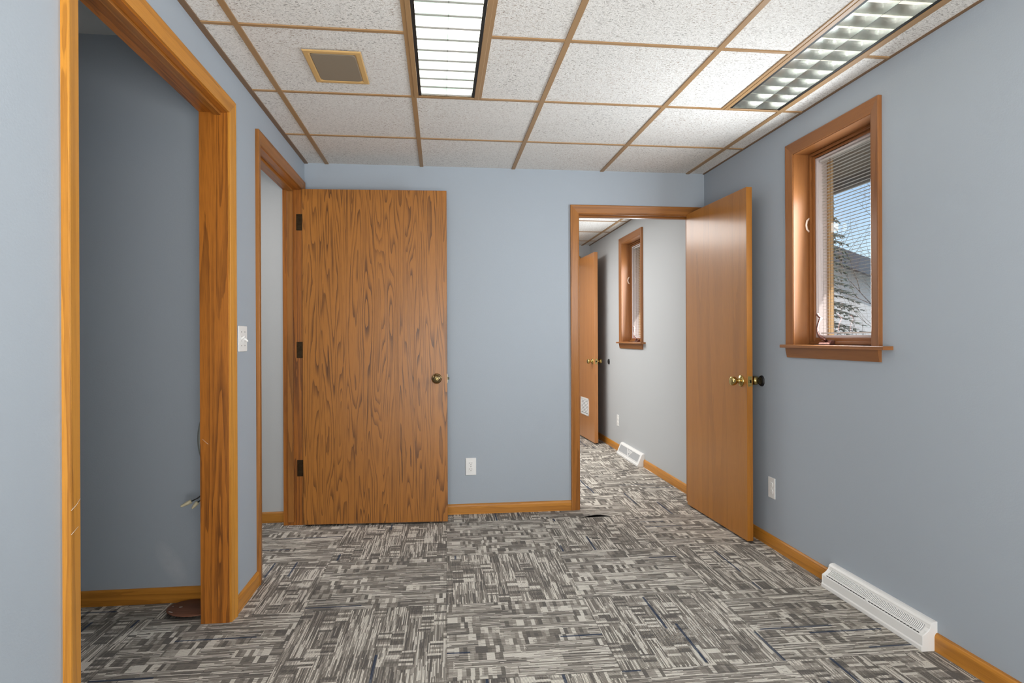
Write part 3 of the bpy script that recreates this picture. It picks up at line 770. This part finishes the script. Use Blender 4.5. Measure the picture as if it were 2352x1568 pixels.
# ------------------------------------------------------------------ odds and ends behind the left opening
cd = thing('flexible_conduit', (XL-T, 2.855, .55), 'grey ribbed flexible conduit bowing out behind the left oak jamb', 'conduit')
pts = []; rad = []
for k in range(161):
    u = k/160; z = .36*u
    pts.append((-.010-.066*math.sin(PI*u)**.8, 0, z)); rad.append(.0085+.0012*math.cos(k*PI))
b = MB(); b.tube(pts, rad, 12); b.build('ribbed_tube', CONDUIT, cd)
wn = thing('capped_wires', (XL-T, 2.80, .48), 'black wires ending in cream wire nuts behind the left oak jamb', 'wires')
b = MB(); b.tube([(0,0,.06),(-.03,0,.03),(-.06,-.01,.006),(-.085,-.02,-.006)], .0025, 8); b.tube([(0,.01,.04),(-.03,.01,.015),(-.05,0,-.004),(-.062,-.01,-.013)], .0025, 8); b.build('wire', WIRE, wn)
for (p, q) in (((-.082,-.019,-.004), (-.120,-.034,-.022)), ((-.060,-.009,-.011), (-.080,-.018,-.036))):
    p, q = Vector(p), Vector(q)
    b = MB(); b.tube([p, p.lerp(q,.35), p.lerp(q,.9), q], [.009,.0085,.0052,.004], 12); b.build('wire_nut', NUT, wn)
dc = thing('round_cover', (-1.058, 2.788, .002), 'brown round wooden disc lying on the carpet behind the left oak jamb', 'disc', (math.radians(-4), math.radians(3), 0))
b = MB(); b.lathe([(0,.0122),(.1028,.0122),(.104,.0112),(.104,.0085),(.1028,.0075),(0,.0075)], lambda p, q, h: (p, q, h+.006), 64); b.build('board', DISC, dc)
for (p, q, w, l, a) in ((-.052,-.002,.004,.007,.3), (-.088,.008,.002,.003,0), (-.070,-.060,.003,.012,-.5)):
    pts = [(p+l*math.cos(t_)*math.cos(a)-w*math.sin(t_)*math.sin(a), q+l*math.cos(t_)*math.sin(a)+w*math.sin(t_)*math.cos(a)) for t_ in [2*PI*k/14 for k in range(14)]]
    b = MB(); b.grid([[(x, y, .0178) for x, y in pts], [(x, y, .0184) for x, y in pts]], 0, False, close_u=True); b.face([(x, y, .0184) for x, y in pts]); b.build('paint_fleck', WHITE, dc)

# ------------------------------------------------------------------ outdoors
SOFF = plain('brown_soffit', (128,112,96), .7, grain=.3, gscale=60.)
ROOFM = plain('slate_shingle', (96,106,118), .8, grain=.4, gscale=30.)
SIDING = plain('white_siding', (222,224,226), .7)
TANB = plain('tan_brick_mould', (196,160,112), .7, grain=.4, gscale=200.)
GRASS = plain('dry_lawn', (166,160,140), .95, grain=.5, gscale=4.)
NEEDLE = plain('conifer_needles', (104,116,106), .9, grain=.5, gscale=3.)
BARK = plain('grey_bark', (128,120,114), .9, grain=.5, gscale=20.)
b = MB(); b.face([(XR+.17,-30,-.35),(80,-30,-.35),(80,90,-.35),(XR+.17,90,-.35)])
tag(b.build('ground', GRASS), 'pale lawn outside the window', 'ground', 'structure')
b = MB(); b.box((XR+.17,-3,2.16),(XR+.72,10,2.20)); b.box((XR+.70,-3,2.10),(XR+.74,10,2.28))
b.prism([(XR-.2,2.75),(XR+.74,2.28),(XR+.74,2.34),(XR-.2,2.81)], lambda p, q, t_: (p, t_, q), -3, 10)
tag(b.build('eave_soffit', SOFF), 'brown roof overhang above the window outside', 'roof overhang', 'structure')
for i, W in enumerate((W1, W2)):
    b = MB(); b.box((XR+.172, W[1]-(.030, -.02)[i], WZ0-.01), (XR+.20, W[1]+.06, WZ1+.04)); b.box((XR+.172, W[0]-.06, WZ0-.01), (XR+.20, W[0]+.005, WZ1+.04)); b.box((XR+.172, W[0], WZ1-.005), (XR+.20, W[1], WZ1+.04))
    tag(b.build('trim_%d' % (10+i), TANB), ('tan outer edge of the near window', 'tan outer edge of the next room window')[i], 'window trim', 'structure')
hs = thing('neighbor_house', (15.09, 23.4, -.35), 'neighboring house with slate roof seen through the near window blind', 'house', (0,0,math.radians(-33)))
b = MB(); b.box((-4.5,-3,0),(4.5,3,2.9)); b.build('wall', SIDING, hs)
b = MB(); b.prism([(-5.1,2.55),(0,5.0),(5.1,2.55),(5.1,2.0),(0,4.42),(-5.1,2.0)], lambda p, q, t_: (p, t_, q), -3.6, 3.6); b.build('roof', ROOFM, hs)
b = MB(); b.face([(-4.5,-3,2.9),(4.5,-3,2.9),(0,-3,4.8)]); b.face([(-4.5,3,2.9),(4.5,3,2.9),(0,3,4.8)]); b.build('gable', SIDING, hs)
b = MB(); b.box((2.9,-3.03,1.2),(3.6,-2.98,2.1)); b.build('window', ROOFM, hs)

rnd = random.Random(11)
def conifer(loc, h, rad, label):
    t_ = thing('conifer', loc, label, 'tree')
    b = MB(); b.tube([(0,0,0),(0,0,h*.5),(0,0,h)], [.16,.10,.02], 8); b.build('trunk', BARK, t_)
    b = MB()
    n = 34
    for i in range(n):
        z = .6 + (h-.8)*i/n; rr = rad*(1-i/n)**.85+.12
        for k in range(16):
            a = rnd.random()*2*PI; l = rr*(.75+.4*rnd.random()); d = Vector((math.cos(a), math.sin(a), 0)); s = Vector((-d.y, d.x, 0))
            for q in range(9):
                u0 = q/9; p = Vector((0,0,z)) + d*l*u0 + Vector((0,0,-.28*l*u0*u0)); w = .05*(1-u0)+.035
                for sg in (-1, 1):
                    e = p + d*l*.08 + s*sg*w*(1.6+rnd.random()) + Vector((0,0,-.03-.07*rnd.random()))
                    b.face([p-d*.025, p+d*.035, e]); b.face([p-d*.02, p+d*l*.13+Vector((0,0,-.02)), p+s*sg*w*.5+Vector((0,0,-.03))])
    b.build('foliage', NEEDLE, t_)
conifer((8.95, 14.0, -.35), 6.4, 1.25, 'dark conifer outside the near window in front of the house')
def bare_tree(loc, h, label):
    t_ = thing('bare_tree', loc, label, 'tree')
    b = MB()
    def br(p, d, l, r_, dep):
        pts = [p]; q = p; dd = d
        for k in range(4):
            dd = (dd + Vector((rnd.uniform(-.22,.22), rnd.uniform(-.22,.22), rnd.uniform(-.05,.16)))).normalized()
            q = q + dd*l/4; pts.append(q)
        b.tube(pts, [r_*(1-.14*k) for k in range(5)], 5, caps=False)
        if dep:
            for k in range(4):
                base = pts[1+k % 4]
                nd = (dd + Vector((rnd.uniform(-.9,.9), rnd.uniform(-.9,.9), rnd.uniform(-.2,.6)))).normalized()
                br(base, nd, l*rnd.uniform(.5,.75), r_*.5, dep-1)
    br(Vector((0,0,0)), Vector((0,0,1)), h*.5, .05, 4)
    b.build('branches', BARK, t_)
bare_tree((13.5, 16.5, -.35), 7.5, 'bare leafless tree outside the near window')
sh = thing('shrub', (8.0, 10.6, -.35), 'low grey leafless shrub below the near window blind', 'shrub')
b = MB()
for k in range(520):
    a = rnd.random()*2*PI; e = rnd.uniform(.15, 1.35); l = rnd.uniform(1.0, 2.3); o = Vector((rnd.uniform(-1.4,1.4), rnd.uniform(-.6,.6), 0))
    d = Vector((math.cos(a)*math.cos(e), math.sin(a)*math.cos(e), math.sin(e)))
    s = Vector((-d.y, d.x, .1)).normalized()*.018
    b.face([o-s, o+s, o+d*l])
b.build('twigs', BARK, sh)

# ------------------------------------------------------------------ world, sun, lamps, added fills
w = bpy.data.worlds.new('sky'); scene.world = w; w.use_nodes = True
nt = w.node_tree; bg = nt.nodes['Background']
sky = nt.nodes.new('ShaderNodeTexSky'); sky.sky_type = 'NISHITA'; sky.sun_disc = False
sky.sun_elevation = math.radians(32); sky.sun_rotation = math.radians(150); sky.altitude = 200
nt.links.new(sky.outputs[0], bg.inputs[0]); bg.inputs[1].default_value = .20
def lamp(name, typ, loc, energy, color=(1,1,1), direction=None, **k):
    d = bpy.data.lights.new(name, typ); d.energy = energy; d.color = color
    for a, v in k.items(): setattr(d, a, v)
    o = bpy.data.objects.new(name, d); COL.objects.link(o); o.location = loc
    if direction: o.rotation_euler = Vector(direction).to_track_quat('-Z', 'Y').to_euler()
    return o
lamp('sun', 'SUN', (8,-8,8), 2.6, (1,.95,.88), (-.34,.74,-.42), angle=math.radians(.6))
DAY = (.87,.94,1.0)
def windowlight(W, e):
    lamp('daylight', 'AREA', (XR+.066, (W[0]+W[1])/2, WZ0+.42), e, DAY, (-1,0,.05), shape='RECTANGLE', size=(W[1]-W[0])-.22, size_y=.70, spread=math.radians(168))
windowlight(W1, 22.); windowlight(W2, 16.)
lamp('bounce_fill', 'AREA', (.35,-.60,1.30), 62., (1,.98,.955), (.12,.42,1), shape='RECTANGLE', size=1.3, size_y=1.0)  # added lamp behind the viewpoint, aimed up to brighten the ceiling
lamp('back_fill', 'AREA', (.15,YB+.12,.80), 100., (1,.98,.955), (.16,1,.34), shape='RECTANGLE', size=2.3, size_y=1.4)  # unseen soft fill added low at the back for overall brightness
lamp('next_room_light', 'AREA', (.35,5.9,HC-.02), 66., (1,.97,.94), (0,0,-1), shape='RECTANGLE', size=1.3, size_y=2.2)
lamp('end_room_light', 'AREA', (.8,8.3,HC-.02), 6., (1,.92,.83), (0,0,-1), shape='RECTANGLE', size=.6, size_y=.6)
lamp('hall_fill', 'AREA', (-1.9,3.5,2.3), 12., (1,.97,.94), (0,0,-1), shape='RECTANGLE', size=.5, size_y=.5)  # added to brighten the hall wall, no fixture modelled there

# ------------------------------------------------------------------ camera
cam = bpy.data.cameras.new('camera'); co = bpy.data.objects.new('camera', cam); COL.objects.link(co)
cam.sensor_fit = 'HORIZONTAL'; cam.sensor_width = 36.; cam.lens = 1417.3/2352*36.; cam.shift_y = -(784-776.9)/2352
cam.clip_start = .02; cam.clip_end = 300
co.matrix_world = Matrix.Translation((0,0,1.1667)) @ Matrix.Rotation(-.1152, 4, 'Z') @ Matrix.Rotation(PI/2, 4, 'X') @ Matrix.Rotation(-.0041, 4, 'Z')
scene.camera = co
scene.view_settings.view_transform = 'Standard'; scene.view_settings.look = 'None'
scene.view_settings.exposure = 0.06; scene.view_settings.gamma = 1.0; scene.view_settings.use_curve_mapping = False
scene.cycles.use_denoising = True
scene.cycles.max_bounces = 10; scene.cycles.diffuse_bounces = 5; scene.cycles.glossy_bounces = 4; scene.cycles.transparent_max_bounces = 12
scene.cycles.sample_clamp_indirect = 6.
